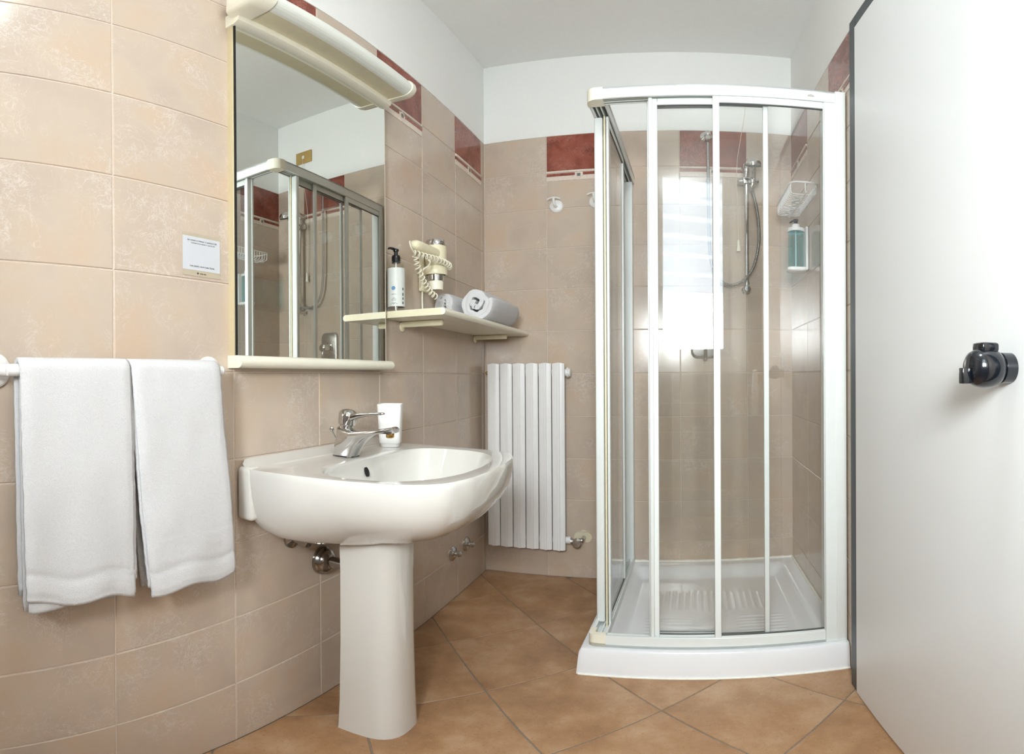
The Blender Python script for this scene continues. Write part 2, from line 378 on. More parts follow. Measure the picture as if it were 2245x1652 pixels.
# ------------------------------------------------------------------ door in the right wall
def rw(Y, off):   # point on the right wall line at depth Y, off metres into the room
    p = CR + ey * ((Y - YB) / ey.y) - ex * off; return p
dl = rw(1.335, 0)
door = bpy.data.objects.new('door_1', None); COL.objects.link(door); door['kind'] = 'structure'; door.location = (dl.x, dl.y, 0); door.rotation_euler.z = -PI / 2 - TH
DW, DH, DF = .78, 2.108, .056              # local x runs towards the camera, y into the wall
leaf = solid('door_leaf', door, 'door', lambda bm: box(bm, .003, DW, -.034, .0, .006, DH, .0015, 1))
fr_ = solid('door_frame', door, 'frame', lambda bm: (box(bm, -DF, 0, -.030, .0, 0, DH + .062, .002, 1), box(bm, 0, DW, -.030, .0, DH + .004, DH + .062, .002, 1), box(bm, DW + .003, DW + DF, -.03, 0, 0, DH + .062, .002, 1)))
def knobf(bm):
    lathe(bm, [(.0225, 0), (.0225, .018), (.021, .019)], 32, axis_y((.727, -.034, 1.003), 1))
    lathe(bm, [(.018, .017), (.0235, .022), (.0275, .030), (.029, .040), (.0285, .050), (.026, .059), (.022, .066), (.016, .070), (0.001, .0705)], 36, axis_y((.727, -.034, 1.003), 1))
kn = solid('door_knob', leaf, 'knob', knobf); kn['label'] = 'round black door knob'
solid('lock_turn', leaf, 'knob', lambda bm: box(bm, .720, .733, -.116, -.1, .981, 1.003, .0015, 2))
solid('lock_button', leaf, 'knob', lambda bm: box(bm, .712, .743, -.090, -.062, 1.025, 1.039, .004, 2))

# ------------------------------------------------------------------ towel rail and hanging towels
rail = thing('towel_rail', 'white towel rail with round wall discs under the bath towels', 'towel rail', (XL, .25, 1.0088))
zr, ro = 1.0088, .055
for yy in (0, .477):
    solid('wall_disc', rail, 'plast', lambda bm: lathe(bm, [(.032, 0), (.0315, .005), (.027, .009), (.012, .011), (.0105, .02)], 36, axis_x((0, yy, 0))))
solid('rail_bar', rail, 'plast', lambda bm: tube(bm, smooth_path([(.012, 0, 0), (.038, 0, 0), (.052, .012, 0), (ro, .03, 0), (ro, .2385, 0), (ro, .447, 0), (.052, .465, 0), (.038, .477, 0), (.012, .477, 0)], 6), .0105, 16))
def towel(name, label, y0, y1, zb, yb0, yb1, zr_, back_z, seed, fold, thick=.009, hem=True, rail_x=XL + ro):
    """cloth over the rail: y0..y1 on the rail, bottom corners yb0 (z zb) and yb1 (z zr_)"""
    root = thing(name, label, 'towel', (rail_x, (y0 + y1) / 2, 1.0088 - .45), group='bath towels on the rail')
    ox, oy, oz = root.location; nz, ny = 70, 46; rr = .0105 + thick * .75
    def sheet(lo_front, lo_back, shift, fold_n, wav, ext=1.0):
        bm = bmesh.new(); grid = []
        for j in range(ny + 1):
            v = j / ny; row = []
            ya, yz = y0 + (y1 - y0) * v, yb0 + (yb1 - yb0) * v
            zf = lo_front(v); zk = lo_back(v); path = []
            nb = 22; na = 10
            for i in range(nb): t_ = i / nb; path.append((-rr - shift, zk + (zr - zk) * t_, 1 - t_))
            for i in range(na + 1): a = PI - i / na * PI; path.append((math.cos(a) * (rr + shift), zr + math.sin(a) * (rr + shift), 0))
            for i in range(1, nz + 1): t_ = i / nz; path.append((rr + shift, zr - (zr - zf) * t_, t_))
            for px, pz, t_ in path:
                y = ya + (yz - ya) * t_ ** 1.1
                n_ = noise.noise(Vector((y * 5 + seed, pz * 4, seed))) * .006 * min(1, t_ * 2) + noise.noise(Vector((y * 16, pz * 9, seed + 5))) * .0025
                fo_ = wav * math.sin(v * PI * fold_n + seed + pz * 2) * t_ ** 1.3
                side = 1 if px > 0 else .25
                edge = -.004 * (max(0, 1 - v * 14) + max(0, 1 - (1 - v) * 14))
                rib = 0
                if hem and px > 0 and t_ > .72:
                    zz = (pz - zf)
                    for zc_, wd in ((.128, .010), (.052, .012)): rib -= .0022 * max(0, 1 - abs(zz - zc_) / wd)
                    if zz < .012: rib -= .002
                row.append(bm.verts.new((rail_x + px + (n_ + fo_ + edge + rib) * side + (.012 * t_ if px > 0 else 0) - ox, y - oy + .0015 * noise.noise(Vector((pz * 60, v * 3, seed))), pz - oz)))
            grid.append(row)
        for a, b in zip(grid, grid[1:]):
            for i in range(len(a) - 1): bm.faces.new((a[i], a[i + 1], b[i + 1], b[i]))
        return bm
    def addmods(o, th):
        m_ = o.modifiers.new('solid', 'SOLIDIFY'); m_.thickness = th; m_.offset = 0
        return o
    front = lambda v: zb + (zr_ - zb) * v + .006 * math.sin(v * 9 + seed)
    addmods(finish('towel_sheet', sheet(front, lambda v: back_z + .02 * v, 0, fold, .004), 'towel', root), thick)
    return root, sheet, addmods
ra, sh, am = towel('bath_towel', 'larger white bath towel at the left end of the rail', .277, .4865, .598, .2835, .4885, .580, .60, 1.3, 3)
lo2 = lambda v: .577 + .035 * v ** 2
am(finish('inner_fold', sh(lo2, lambda v: .57, -.0075, 2, .002), 'towel', ra), .008).location = (.001, .006, 0)
rb, sh, am = towel('bath_towel', 'smaller white bath towel on the rail beside the washbasin', .4905, .700, .568, .528, .735, .567, .60, 4.1, 2, hem=True)
am(finish('inner_fold', sh(lambda v: .583 - .012 * v, lambda v: .575, -.0075, 2, .002), 'towel', rb), .008).location = (0, -.004, 0)

# ------------------------------------------------------------------ paper notice
sg = thing('wall_notice', 'small white printed notice on the tiles left of the mirror', 'sign', (XL + .0004, .7115, 1.265))
hw = .0525; solid('card', sg, 'kraft', lambda bm: box(bm, 0, .0006, -hw, hw, -.0485, .0485), smooth=False)
solid('sheet', sg, 'paper', lambda bm: box(bm, .0005, .0009, -hw, hw - .0012, -.0355, .0405), smooth=False)
tm = lambda y, z: Matrix.Translation((.0011, y, z)) @ Matrix.Rotation(PI / 2, 4, 'Z') @ Matrix.Rotation(PI / 2, 4, 'X')
text('lettering', 'Set cortesia su richiesta → scansiona il QR', .0047, 'ink', sg, tm(.001, .0305))
text('lettering', 'Courtesy set on request → scan the QR', .0040, 'ink', sg, tm(.003, .0245))
text('lettering', 'Less plastic, more Lake Garda.', .0056, 'ink', sg, tm(.001, -.028))
text('lettering', 'truly italy', .0046, 'ink', sg, Matrix.Translation((-.0002, 0, 0)) @ tm(.003, -.0435))
solid('emblem', sg, 'ink', lambda bm: lathe(bm, [(.0021, .0005), (.0021, .0009)], 16, axis_x((0, -.0115, -.042))))

# ------------------------------------------------------------------ mirror with lamp
mr = thing('wall_mirror', 'tall rectangular bathroom mirror with ivory frame and strip lamp on top', 'mirror', (XL, 1.105, 1.017), -.013)
mx = .026; my0, my1, mz0, mz1 = -.315, .315, .026, .93
solid('back_frame', mr, 'tan', lambda bm: box(bm, .0025, mx - .004, my0, my1, .0, mz1 + .01, .001, 1))
solid('mirror_glass', mr, 'mirror', lambda bm: box(bm, mx - .003, mx, my0 + .006, my1 - .002, mz0, mz1 - .004), smooth=False)
solid('edge_strip', mr, 'dark', lambda bm: box(bm, mx - .006, mx + .0005, my0 + .003, my0 + .0065, mz0, mz1), smooth=False)
solid('glass_edge', mr, 'ivory', lambda bm: box(bm, mx - .006, mx, my1 - .002, my1 + .001, mz0, mz1), smooth=False)
def prof_bar(bm, poly, a, b): loft(bm, [[(p[0], y, p[1]) for p in poly] for y in (a, b)])
def half_round(x0, x1, z0, z1, n=10):
    r = (z1 - z0) / 2; zc = (z0 + z1) / 2; return [(x0, z0)] + [(x1 - r + r * math.sin(k / n * PI), zc - r * math.cos(k / n * PI)) for k in range(n + 1)] + [(x0, z1)]
solid('bottom_rail', mr, 'ivory', lambda bm: prof_bar(bm, half_round(.0025, .052, -.001, .027), my0 - .004, my1 + .010))
solid('top_rail', mr, 'ivory', lambda bm: prof_bar(bm, [(.0025, .915), (.034, .915), (.046, .922), (.050, .934), (.046, .948), (.03, .957), (.0025, .957)], my0 - .004, my1 + .006))
LX, LZ = .045, .942                       # lamp
hs = solid('lamp_housing', mr, 'dull', lambda bm: prof_bar(bm, [(.03, .957), (.032, .938), (.105, .938), (.108, .945), (.108, .972), (.03, .985)], my0 + .002, my1 - .002))
solid('lamp_diffuser', mr, 'diffuser', lambda bm: prof_bar(bm, [(.100, .939)] + [(.100 + .034 * math.sin(k / 12 * PI), .968 - .030 * math.cos(k / 12 * PI)) for k in range(13)] + [(.100, .998)], my0 + .03, my1 - .012))
for a, b in ((my0 - .034, my0 + .03), (my1 - .012, my1 + .022)):
    def capf(bm):
        pts = [(.03, .935), (.10, .935)] + [(.102 + .036 * math.sin(k / 10 * PI), .968 - .033 * math.cos(k / 10 * PI)) for k in range(11)] + [(.03, 1.001)]
        out_ = a if a < 0 else b; inn = b if a < 0 else a; rs = []
        for t_, s_ in ((1, 1), (.45, 1), (.2, .95), (.06, .84), (0, .66)):
            y = out_ + (inn - out_) * t_; rs.append([(.07 + (p[0] - .07) * s_, y, .968 + (p[1] - .968) * s_) for p in pts])
        loft(bm, rs)
    solid('lamp_end_cap', mr, 'ivory', capf)

# ------------------------------------------------------------------ washbasin
YCB = 1.12
wb = thing('washbasin', 'wide white ceramic washbasin mounted on the tiled wall', 'washbasin', (XL, YCB, .60))
OUT = [(.0, .31), (.04, .310), (.10, .306), (.19, .298), (.29, .286), (.37, .270), (.43, .249), (.474, .212), (.497, .140), (.505, .06), (.506, 0)]
def closed(o): return [(p, -u) for p, u in o] + [(p, u) for p, u in o[::-1][1:]]
INN = [(.150, .0), (.152, .10), (.160, .175), (.19, .235), (.25, .252), (.33, .242), (.39, .212), (.43, .160), (.455, .09), (.463, 0)]
INN = [(p, -u) for p, u in INN] + [(p, u) for p, u in INN[::-1][1:-1]]
BOT = [(.045, .14), (.10, .15), (.18, .14), (.26, .11), (.31, .06), (.325, 0)]
def ray(poly, cx, cy, th):
    d = (math.cos(th), math.sin(th)); best = None
    for i in range(len(poly)):
        (ax, ay), (bx, by) = poly[i], poly[(i + 1) % len(poly)]; sx, sy = bx - ax, by - ay; den = d[0] * sy - d[1] * sx
        if abs(den) < 1e-9: continue
        t_ = ((ax - cx) * sy - (ay - cy) * sx) / den; u = ((ax - cx) * d[1] - (ay - cy) * d[0]) / den
        if t_ > 0 and -1e-6 <= u <= 1 + 1e-6: best = max(best or 0, t_)
    return best
def basin(bm):
    NS = 160; cx, cy = .27, 0; po, pb = closed(OUT), closed(BOT)
    ths = [2 * PI * k / NS for k in range(NS)]
    sm = lambda a: [sum(a[(i + q) % len(a)] * w_ for q, w_ in zip(range(-2, 3), (.1, .2, .4, .2, .1))) for i in range(len(a))]
    ro_ = sm([ray(po, cx, cy, th) for th in ths]); rb_ = sm(sm([ray(pb, cx, cy, th) for th in ths])); ri = sm(sm([ray(INN, cx, cy, th) for th in ths]))
    def P(r, th, z):
        p, u = cx + r * math.cos(th), cy + r * math.sin(th); p = max(p, .0015)
        if z > .175: z += .018 * max(0, min(1, (.034 - p) / .016)) ** 1.0 * min(1, (.31 - abs(u)) / .03 + .2)
        return (p, u, z)
    rings = []
    for z, g_ in ((.0, .0), (.004, .08), (.02, .34), (.04, .56), (.062, .735), (.09, .875), (.12, .955), (.15, .990), (.172, 1.0), (.181, .997), (.186, .985)):
        row = []
        for o_, b, th in zip(ro_, rb_, ths):
            w_ = max(0, min(1, (.26 - (cx + o_ * math.cos(th))) / .20)); ge = g_ * (1 - w_) + (g_ ** .38) * w_; row.append(P(b + (o_ - b) * ge, th, z))
        rings.append(row)
    for f_ in (.3, .6, .85, .96): rings.append([P(o_ * .985 + (i_ - o_ * .985) * f_, th, .187 - .003 * f_) for o_, i_, th in zip(ro_, ri, ths)])
    for s_, z in ((1.0, .180), (.985, .172), (.955, .155), (.91, .13), (.85, .10), (.76, .075), (.62, .06), (.42, .05), (.2, .046), (.085, .045)):
        rings.append([P(i_ * s_, th, z) for i_, th in zip(ri, ths)])
    loft(bm, rings, True, True)
solid('basin', wb, 'ceramic', basin)
solid('back_block', wb, 'ceramic', lambda bm: box(bm, .0015, .05, -.312, .312, .062, .190, .012, 4))
solid('overflow_hole', wb, 'dark', lambda bm: lathe(bm, [(.0085, 0), (.0085, .004)], 20, Matrix.Translation((.158, -.012, .150)) @ Matrix.Rotation(math.radians(72), 4, 'Y') @ Matrix.Diagonal((1.5, .9, 1, 1))))
solid('drain', wb, 'chrome', lambda bm: lathe(bm, [(.022, .0455), (.021, .049), (.012, .050), (.002, .051)], 24, Matrix.Translation((.27, 0, 0))))
pd = thing('basin_pedestal', 'tall white ceramic pedestal under the washbasin', 'pedestal', (XL, 1.09, 0))
def pedf(bm):
    rings = []
    for z, wd, fr, bk in ((.0, .086, .291, .138), (.01, .085, .290, .139), (.1, .082, .288, .141), (.3, .079, .285, .143), (.5, .078, .286, .143), (.604, .079, .290, .141)):
        pts = []
        n = 14
        for k in range(n + 1):
            a = -PI / 2 + k / n * PI; cA, sA = math.cos(a), math.sin(a)
            pts.append((bk + (fr - bk) * (.30 + .70 * abs(cA) ** .62), wd * math.copysign(abs(sA) ** .72, sA), z))
        pts = [(bk, -wd * .97, z)] + pts + [(bk, wd * .97, z)]
        rings.append(pts)
    loft(bm, rings)
solid('column', pd, 'ceramic', pedf)

# faucet
fc = thing('faucet', 'chrome single lever mixer faucet on the washbasin', 'faucet', (XL, YCB, .786))
def fbody(bm):
    prof = [(.056, 0), (.060, .03), (.066, .055), (.070, .080), (.106, .075), (.122, .070), (.16, .072), (.2, .0775), (.234, .084), (.239, .080), (.237, .068), (.230, .0655), (.212, .0655), (.19, .064), (.168, .056), (.148, .042), (.132, .024), (.118, 0)]
    rs = []
    for q in range(-8, 9):
        aa = q / 8 * PI / 2 * .97; y, s_ = .0245 * math.sin(aa), .62 + .38 * math.cos(aa) ** .8
        ring = []
        for p, z in prof:
            taper = 1 - .22 * max(0, min(1, (p - .12) / .08)); bl = max(0, min(1, (p - .10) / .05)); cxp, czp = (.088 * (1 - bl) + p * bl, .04 * (1 - bl) + .069 * bl)
            ring.append((cxp + (p - cxp) * s_, y * taper, (czp + (z - czp) * s_) if z > .001 else z))
        rs.append(ring)
    loft(bm, rs)
solid('body', fc, 'chrome', fbody)
solid('base_gasket', fc, 'black', lambda bm: loft(bm, [[(x + .087, y, z) for x, y in rrect(.031, .0245, .012, 5)] for z in (-.001, .0025)]))
hd = Matrix.Translation((.088, 0, .074)) @ Matrix.Rotation(math.radians(9), 4, 'Y')
head = solid('head', fc, 'chrome', lambda bm: lathe(bm, [(.019, -.004), (.019, .008), (.0235, .011), (.0245, .030), (.0240, .038), (.0215, .044), (.015, .0485), (.006, .0505), (.0005, .051)], 32, hd))
def leverf(bm):
    rs = []
    for p, z, hw_, hh in ((.095, .100, .018, .013), (.112, .104, .0165, .010), (.13, .108, .012, .006), (.16, .112, .0095, .0042), (.19, .1145, .0085, .0036), (.2, .115, .0075, .003), (.205, .115, .004, .0015)):
        rs.append([(p, y, z + zz) for y, zz in rrect(hw_, hh, min(hw_, hh) * .8, 4)])
    loft(bm, rs)
solid('lever', fc, 'chrome', leverf)
solid('aerator', fc, 'brass', lambda bm: lathe(bm, [(.0105, .066), (.0105, .058), (.0095, .056), (.0085, .055)], 20, Matrix.Translation((.222, 0, 0))))
solid('plug_rod', fc, 'chrome', lambda bm: tube(bm, [(.066, -.016, .045), (.058, -.022, .066)], .0022, 8))
solid('plug_knob', fc, 'chrome', lambda bm: lathe(bm, [(.0005, .065), (.005, .067), (.0065, .072), (.005, .077), (.0005, .079)], 16, Matrix.Translation((.057, -.023, 0))))
# tumbler
cup = thing('tumbler', 'white square plastic tumbler behind the faucet', 'cup', (-.798, 1.345, .786), math.radians(22))
def cupf(bm):
    rs = []
    for z, h_ in ((.0, .0265), (.010, .0272), (.0115, .0305), (.05, .0325), (.126, .0362), (.1275, .0355), (.126, .0342), (.05, .031), (.016, .029)):
        rs.append([(x, y, z) for x, y in rrect(h_, h_, .013, 5)])
    loft(bm, rs)
solid('cup_body', cup, 'plast', cupf)

# pipes and valves on the left wall
dp = thing('drain_pipe', 'dark chrome drain pipe with round wall flange behind the pedestal', 'pipe', (XL, 1.123, .474))
solid('flange', dp, 'darkchrome', lambda bm: lathe(bm, [(.042, 0), (.042, .006), (.040, .011), (.037, .014), (.036, .020), (.031, .028), (.022, .034), (.0185, .036)], 36, axis_x((0, 0, 0))))
solid('pipe', dp, 'darkchrome', lambda bm: lathe(bm, [(.0165, .03), (.0165, .136)], 24, axis_x((0, 0, 0))))
av = thing('angle_valve', 'chrome angle valve half hidden under the washbasin', 'valve', (XL, 1.0, .573))
solid('valve_body', av, 'darkchrome', lambda bm: lathe(bm, [(.03, 0), (.029, .006), (.014, .012), (.012, .04)], 28, axis_x((0, 0, 0))))
solid('valve_handle', av, 'darkchrome', lambda bm: lathe(bm, [(.011, .03), (.019, .034), (.021, .045), (.018, .056), (.006, .062)], 28, axis_x((0, 0, 0))))
for (yy, zz, lab) in ((1.995, .226, 'round chrome stop valve on the wall, the one nearer the pedestal'), (2.145, .224, 'round chrome stop valve on the wall, the one nearer the radiator')):
    sv = thing('stop_valve', lab, 'valve', (XL, yy, zz), group='stop valves low on the left wall')
    solid('escutcheon', sv, 'chrome', lambda bm: lathe(bm, [(.034, 0), (.0335, .005), (.028, .010), (.010, .013)], 32, axis_x((0, 0, 0))))
    solid('cap', sv, 'chrome', lambda bm: lathe(bm, [(.008, .010), (.009, .016), (.013, .022), (.014, .030), (.012, .037), (.006, .041), (.001, .042)], 24, axis_x((0, 0, 0))))

# ------------------------------------------------------------------ shelf and the things on it
sf = thing('wall_shelf', 'long cream shelf board on two brackets along the wall corner', 'shelf', (XL, 1.45, 1.185))
solid('shelf_board', sf, ['ivory'], lambda bm: prof_bar(bm, [(.002, 0)] + [(.213 + .011 * math.sin(k / 8 * PI), .011 - .011 * math.cos(k / 8 * PI)) for k in range(9)] + [(.002, .022)], 0, YB - 1.45 - .004))
solid('end_band', sf, 'cream', lambda bm: box(bm, .004, .212, -.001, .001, .001, .021), smooth=False)
for yy in (.125, .815):
    def brf(bm):
        lathe(bm, [(.017, .001), (.017, .004), (.013, .007)], 24, axis_x((0, yy, -.018)))
        box(bm, .003, .158, yy - .008, yy + .008, -.021, 0, .005, 3)
    solid('bracket', sf, 'cream', brf)
bt = thing('soap_bottle', 'clear soap bottle with grey label and black pump on the shelf', 'bottle', (-.8545, 1.482, 1.207))
br = .0285
solid('bottle_body', bt, 'bottle', lambda bm: lathe(bm, [(.024, 0), (br, .004), (br, .156), (.026, .163), (.016, .168), (.0135, .172)], 36))
lb = solid('bottle_label', bt, 'label', lambda bm: loft(bm, [[((br + .0004) * math.cos(a), (br + .0004) * math.sin(a), z) for a in [math.radians(-190 + 12.5 * k) for k in range(25)]] for z in (.016, .145)], False, False, closed=False))
solid('pump_collar', bt, 'black', lambda bm: lathe(bm, [(.0145, .165), (.0145, .186), (.012, .191), (.0065, .193), (.0065, .209)], 24))
solid('pump_head', bt, 'black', lambda bm: (lathe(bm, [(.009, .205), (.010, .209), (.009, .213), (.002, .214)], 20), tube(bm, [(0, 0, .2105), (-.002, -.018, .212), (-.004, -.036, .2105), (-.0045, -.040, .207)], [.006, .005, .0035, .003], 10)))
solid('dip_tube', bt, 'plast', lambda bm: tube(bm, [(0, 0, .004), (0, 0, .17)], .0022, 8))
def onlab(deg, z, w_, h_, mat, name, rnd=False):
    a0 = math.radians(deg); rr_ = br + .0008
    def f(bm):
        if rnd: pts = [(math.cos(2 * PI * k / 18) * w_, math.sin(2 * PI * k / 18) * w_) for k in range(18)]
        else: pts = [(-w_, -h_), (0, -h_), (w_, -h_), (w_, h_), (0, h_), (-w_, h_)]
        bm.faces.new([bm.verts.new((rr_ * math.cos(a0 + p[0] / rr_), rr_ * math.sin(a0 + p[0] / rr_), z + p[1])) for p in pts])
    solid(name, lb, mat, f)
onlab(-78, .076, .0068, 0, 'blue', 'printed_dot', True)
for z, w_ in ((.056, .008), (.043, .004), (.039, .008), (.035, .0075), (.027, .008), (.024, .012)): onlab(-76, z, w_, .0005, 'ink', 'print_line')
for z, h_ in ((.074, .004), (.056, .005), (.042, .004), (.028, .004)): onlab(-12, z, .002, h_, 'ink', 'side_print')

def spiral_towel(name, label, cx, cz, rad, y0, y1, turns, th, seed, sq=1.0, sx=1.0):
    root = thing(name, label, 'towel', (cx, (y0 + y1) / 2, cz - rad), group='rolled towels on the shelf')
    bm = bmesh.new(); N = int(turns * 30); grid = []; ln = 16
    for j in range(ln + 1):
        v = j / ln; row = []
        for i in range(N + 1):
            t_ = i / N; a = t_ * turns * 2 * PI + seed; r = .010 + (rad - th / 2 - .010) * t_
            jit = noise.noise(Vector((math.cos(a) * 1.6 + seed, math.sin(a) * 1.6, t_ * 3))) * .016 * (1 - t_ * .7)
            r += jit; x, z = r * math.cos(a), r * math.sin(a) * sq
            if z < -(rad * .9): z = -(rad * .9) + (z + rad * .9) * .25
            endb = 1 - .10 * max(0, abs(2 * v - 1) - .8) / .2 * (t_ ** 2)
            y = (y0 + (y1 - y0) * v) - (y0 + y1) / 2 + (noise.noise(Vector((a, seed, 3))) * .007 + .010 * (1 - t_) * (0.5 - v) * -1) + noise.noise(Vector((a * .7, v * 4, seed))) * .002
            row.append(bm.verts.new((x * endb * sx, y, z * endb + rad)))
        grid.append(row)
    for a, b in zip(grid, grid[1:]):
        for i in range(N): bm.faces.new((a[i], a[i + 1], b[i + 1], b[i]))
    o = finish('roll', bm, 'towel', root); m_ = o.modifiers.new('solid', 'SOLIDIFY'); m_.thickness = th; m_.offset = 0
    b_ = o.modifiers.new('bevel', 'BEVEL'); b_.width = th * .38; b_.segments = 2; b_.limit_method = 'ANGLE'; b_.angle_limit = math.radians(55)
    return root
spiral_towel('rolled_towel', 'large rolled white towel at the front of the shelf', -.722, 1.2065 + .073 * .93, .073, 1.86, 2.21, 2.7, .0165, 2.2)
spiral_towel('rolled_towel', 'small rolled white towel beside the hair dryer', -.8405, 1.2065 + .066 * .93, .066, 1.83, 2.08, 2.8, .0135, .9, sx=.68)

# hair dryer
HX, HY = -.822, 1.715
hh = thing('dryer_holder', 'cream wall holder with ring carrying the hair dryer', 'holder', (XL, 1.74, 1.31))
solid('wall_plate', hh, 'cream', lambda bm: box(bm, .002, .024, -.042, .030, .0, .165, .006, 3))
solid('holder_ring', hh, 'cream', lambda bm: lathe(bm, [(.035, .058), (.041, .056), (.0425, .060), (.0425, .084), (.041, .087), (.035, .085)], 40, Matrix.Translation((HX - XL, HY - 1.74, 0)), (False, False)))
solid('ring_arm', hh, 'cream', lambda bm: box(bm, .015, .04, -.038, .02, .056, .082, .004, 2))
solid('supply_wire', hh, 'cord', lambda bm: tube(bm, smooth_path([(.010, -.024, .005), (.010, -.026, -.03), (.012, -.027, -.07), (.014, -.027, -.1025)], 5), .0034, 8))
hdz = 1.31
dr = thing('hair_dryer', 'cream hair dryer with chrome bands and coiled cord above the shelf', 'hair dryer', (HX, HY, hdz))
solid('dryer_body', dr, 'cream', lambda bm: lathe(bm, [(.030, .085), (.0365, .098), (.0395, .120), (.0395, .150), (.0375, .168)], 36))
solid('chrome_cap', dr, 'chrome', lambda bm: lathe(bm, [(.038, .166), (.0375, .184), (.034, .189), (.02, .190), (.001, .190)], 36))
solid('chrome_barrel', dr, 'chrome', lambda bm: lathe(bm, [(.0325, .088), (.0315, .06), (.0285, .032)], 36))
solid('nozzle', dr, 'ivory', lambda bm: lathe(bm, [(.0285, .034), (.028, .031), (.0265, .002), (.024, .002), (.0255, .028)], 36, Matrix.Rotation(math.radians(3), 4, 'X'), (False, False)))
def handf(bm):
    rs = []
    for y, w_, h_ in ((-.02, .026, .022), (-.05, .0235, .0205), (-.10, .0215, .019), (-.15, .0215, .019), (-.172, .019, .017), (-.182, .013, .012), (-.186, .006, .006)):
        rs.append([(x + .004, y, .134 + z) for x, z in rrect(w_, h_, min(w_, h_) * .85, 6)])
    loft(bm, rs)
solid('handle', dr, 'cream', handf)
def coil(bm, pts, n, cr, r):
    P = smooth_path(pts, 12); L = [0]
    for a, b in zip(P, P[1:]): L.append(L[-1] + (b - a).length)
    out = []; steps = n * 12; nrm = (P[1] - P[0]).orthogonal().normalized()
    k = 0
    for i in range(steps + 1):
        d = L[-1] * i / steps
        while k < len(L) - 2 and L[k + 1] < d: k += 1
        t_ = (d - L[k]) / max(1e-9, L[k + 1] - L[k]); p = P[k].lerp(P[k + 1], t_); tg = (P[k + 1] - P[k]).normalized()
        nrm = (nrm - tg * nrm.dot(tg)).normalized(); b = tg.cross(nrm); a = 2 * PI * n * i / steps
        out.append(p + (nrm * math.cos(a) + b * math.sin(a)) * cr)
    tube(bm, out, r, 6)
cd = solid('coiled_cord', dr, 'cord', lambda bm: coil(bm, [(.0, -.172, .108), (.018, -.135, .102), (.034, -.09, .100), (.046, -.045, .097), (.050, .0, .093), (.038, .036, .088)], 13, .0095, .0026))
solid('coiled_cord', dr, 'cord', lambda bm: coil(bm, [(.004, -.166, .096), (.006, -.155, .06), (.010, -.135, .03), (.015, -.11, .0), (.022, -.085, -.022), (.03, -.06, -.034)], 12, .0090, .0026))
solid('cord_loop', dr, 'cord', lambda bm: tube(bm, smooth_path([(.0, -.184, .134), (.0, -.196, .142), (.004, -.204, .132), (.006, -.196, .115), (.004, -.172, .104)], 6), .0032, 8))
solid('cord_loop', dr, 'cord', lambda bm: tube(bm, smooth_path([(.02, -.118, .096), (.03, -.108, .084), (.02, -.104, .07), (.004, -.112, .055), (-.012, -.095, .02), (-.03, -.07, .004)], 6), .0028, 8))

# ------------------------------------------------------------------ radiator
rd = thing('radiator', 'white six section aluminium radiator on the back wall', 'radiator', (-.842, YB, .17))
RW, RH, sw = .373, .885, .373 / 6
def secf(bm):
    w = sw - .005
    cs = [(0, 0), (0, -.012), (.012, -.016), (.022, -.0162), (.024, -.0205), (.034, -.0205), (.036, -.0162), (.046, -.016), (w, -.010), (w, 0)]
    rs = []
    for z, top in ((0, 0), (.004, 0), (RH - .012, 0), (RH, 1)):
        rs.append([(x, -.082 + y + (.004 if z in (0,) else 0), z - (.005 * abs(x - .029) / .029 if top else 0) + (.006 * abs(x - .029) / .029 if z < .003 else 0)) for x, y in cs])
    loft(bm, rs)
    box(bm, .016, w - .016, -.083, -.03, .03, RH - .03)
for i in range(6): solid('radiator_section', rd, 'radw', secf, loc=(i * sw, 0, 0))
for z in (.045, RH - .045): solid('header_pipe', rd, 'radw', lambda bm: lathe(bm, [(.017, -.006), (.017, RW + .004)], 20, axis_x((0, -.055, z))))
solid('end_plug', rd, 'radw', lambda bm: lathe(bm, [(.023, RW), (.023, RW + .008), (.019, RW + .009), (.019, RW + .016), (.010, RW + .018)], 24, axis_x((0, -.055, RH - .045))))
solid('bleed_valve', rd, 'brass', lambda bm: lathe(bm, [(.009, 0), (.009, .012), (.005, .013), (.005, .02)], 12, axis_x((-.004, -.055, RH - .045), -1)))
def valvef(bm):
    lathe(bm, [(.018, RW + .002), (.018, RW + .014)], 20, axis_x((0, -.055, .045)))
rv = solid('valve_collar', rd, 'radw', valvef)
solid('radiator_valve', rd, 'nickel', lambda bm: (lathe(bm, [(.0145, RW + .014), (.0145, RW + .022), (.010, RW + .023), (.010, RW + .032), (.016, RW + .033), (.016, RW + .058)], 8, axis_x((0, -.055, .04))), lathe(bm, [(.020, -.018), (.022, .0), (.022, .022), (.018, .026), (.003, .027)], 8, axis_y((RW + .045, -.06, .036), 1)), lathe(bm, [(.010, 0), (.010, .05)], 14, axis_y((RW + .066, 0, .046), 1)), tube(bm, [(RW + .045, -.055, .04), (RW + .066, -.05, .046)], .011, 12)))
solid('wall_rosette', rd, 'dull', lambda bm: loft(bm, [[(x + RW + .062, y, z + .047) for x, z in rrect(.042, .026, .024, 6)] for y in (-.001, -.006)]))

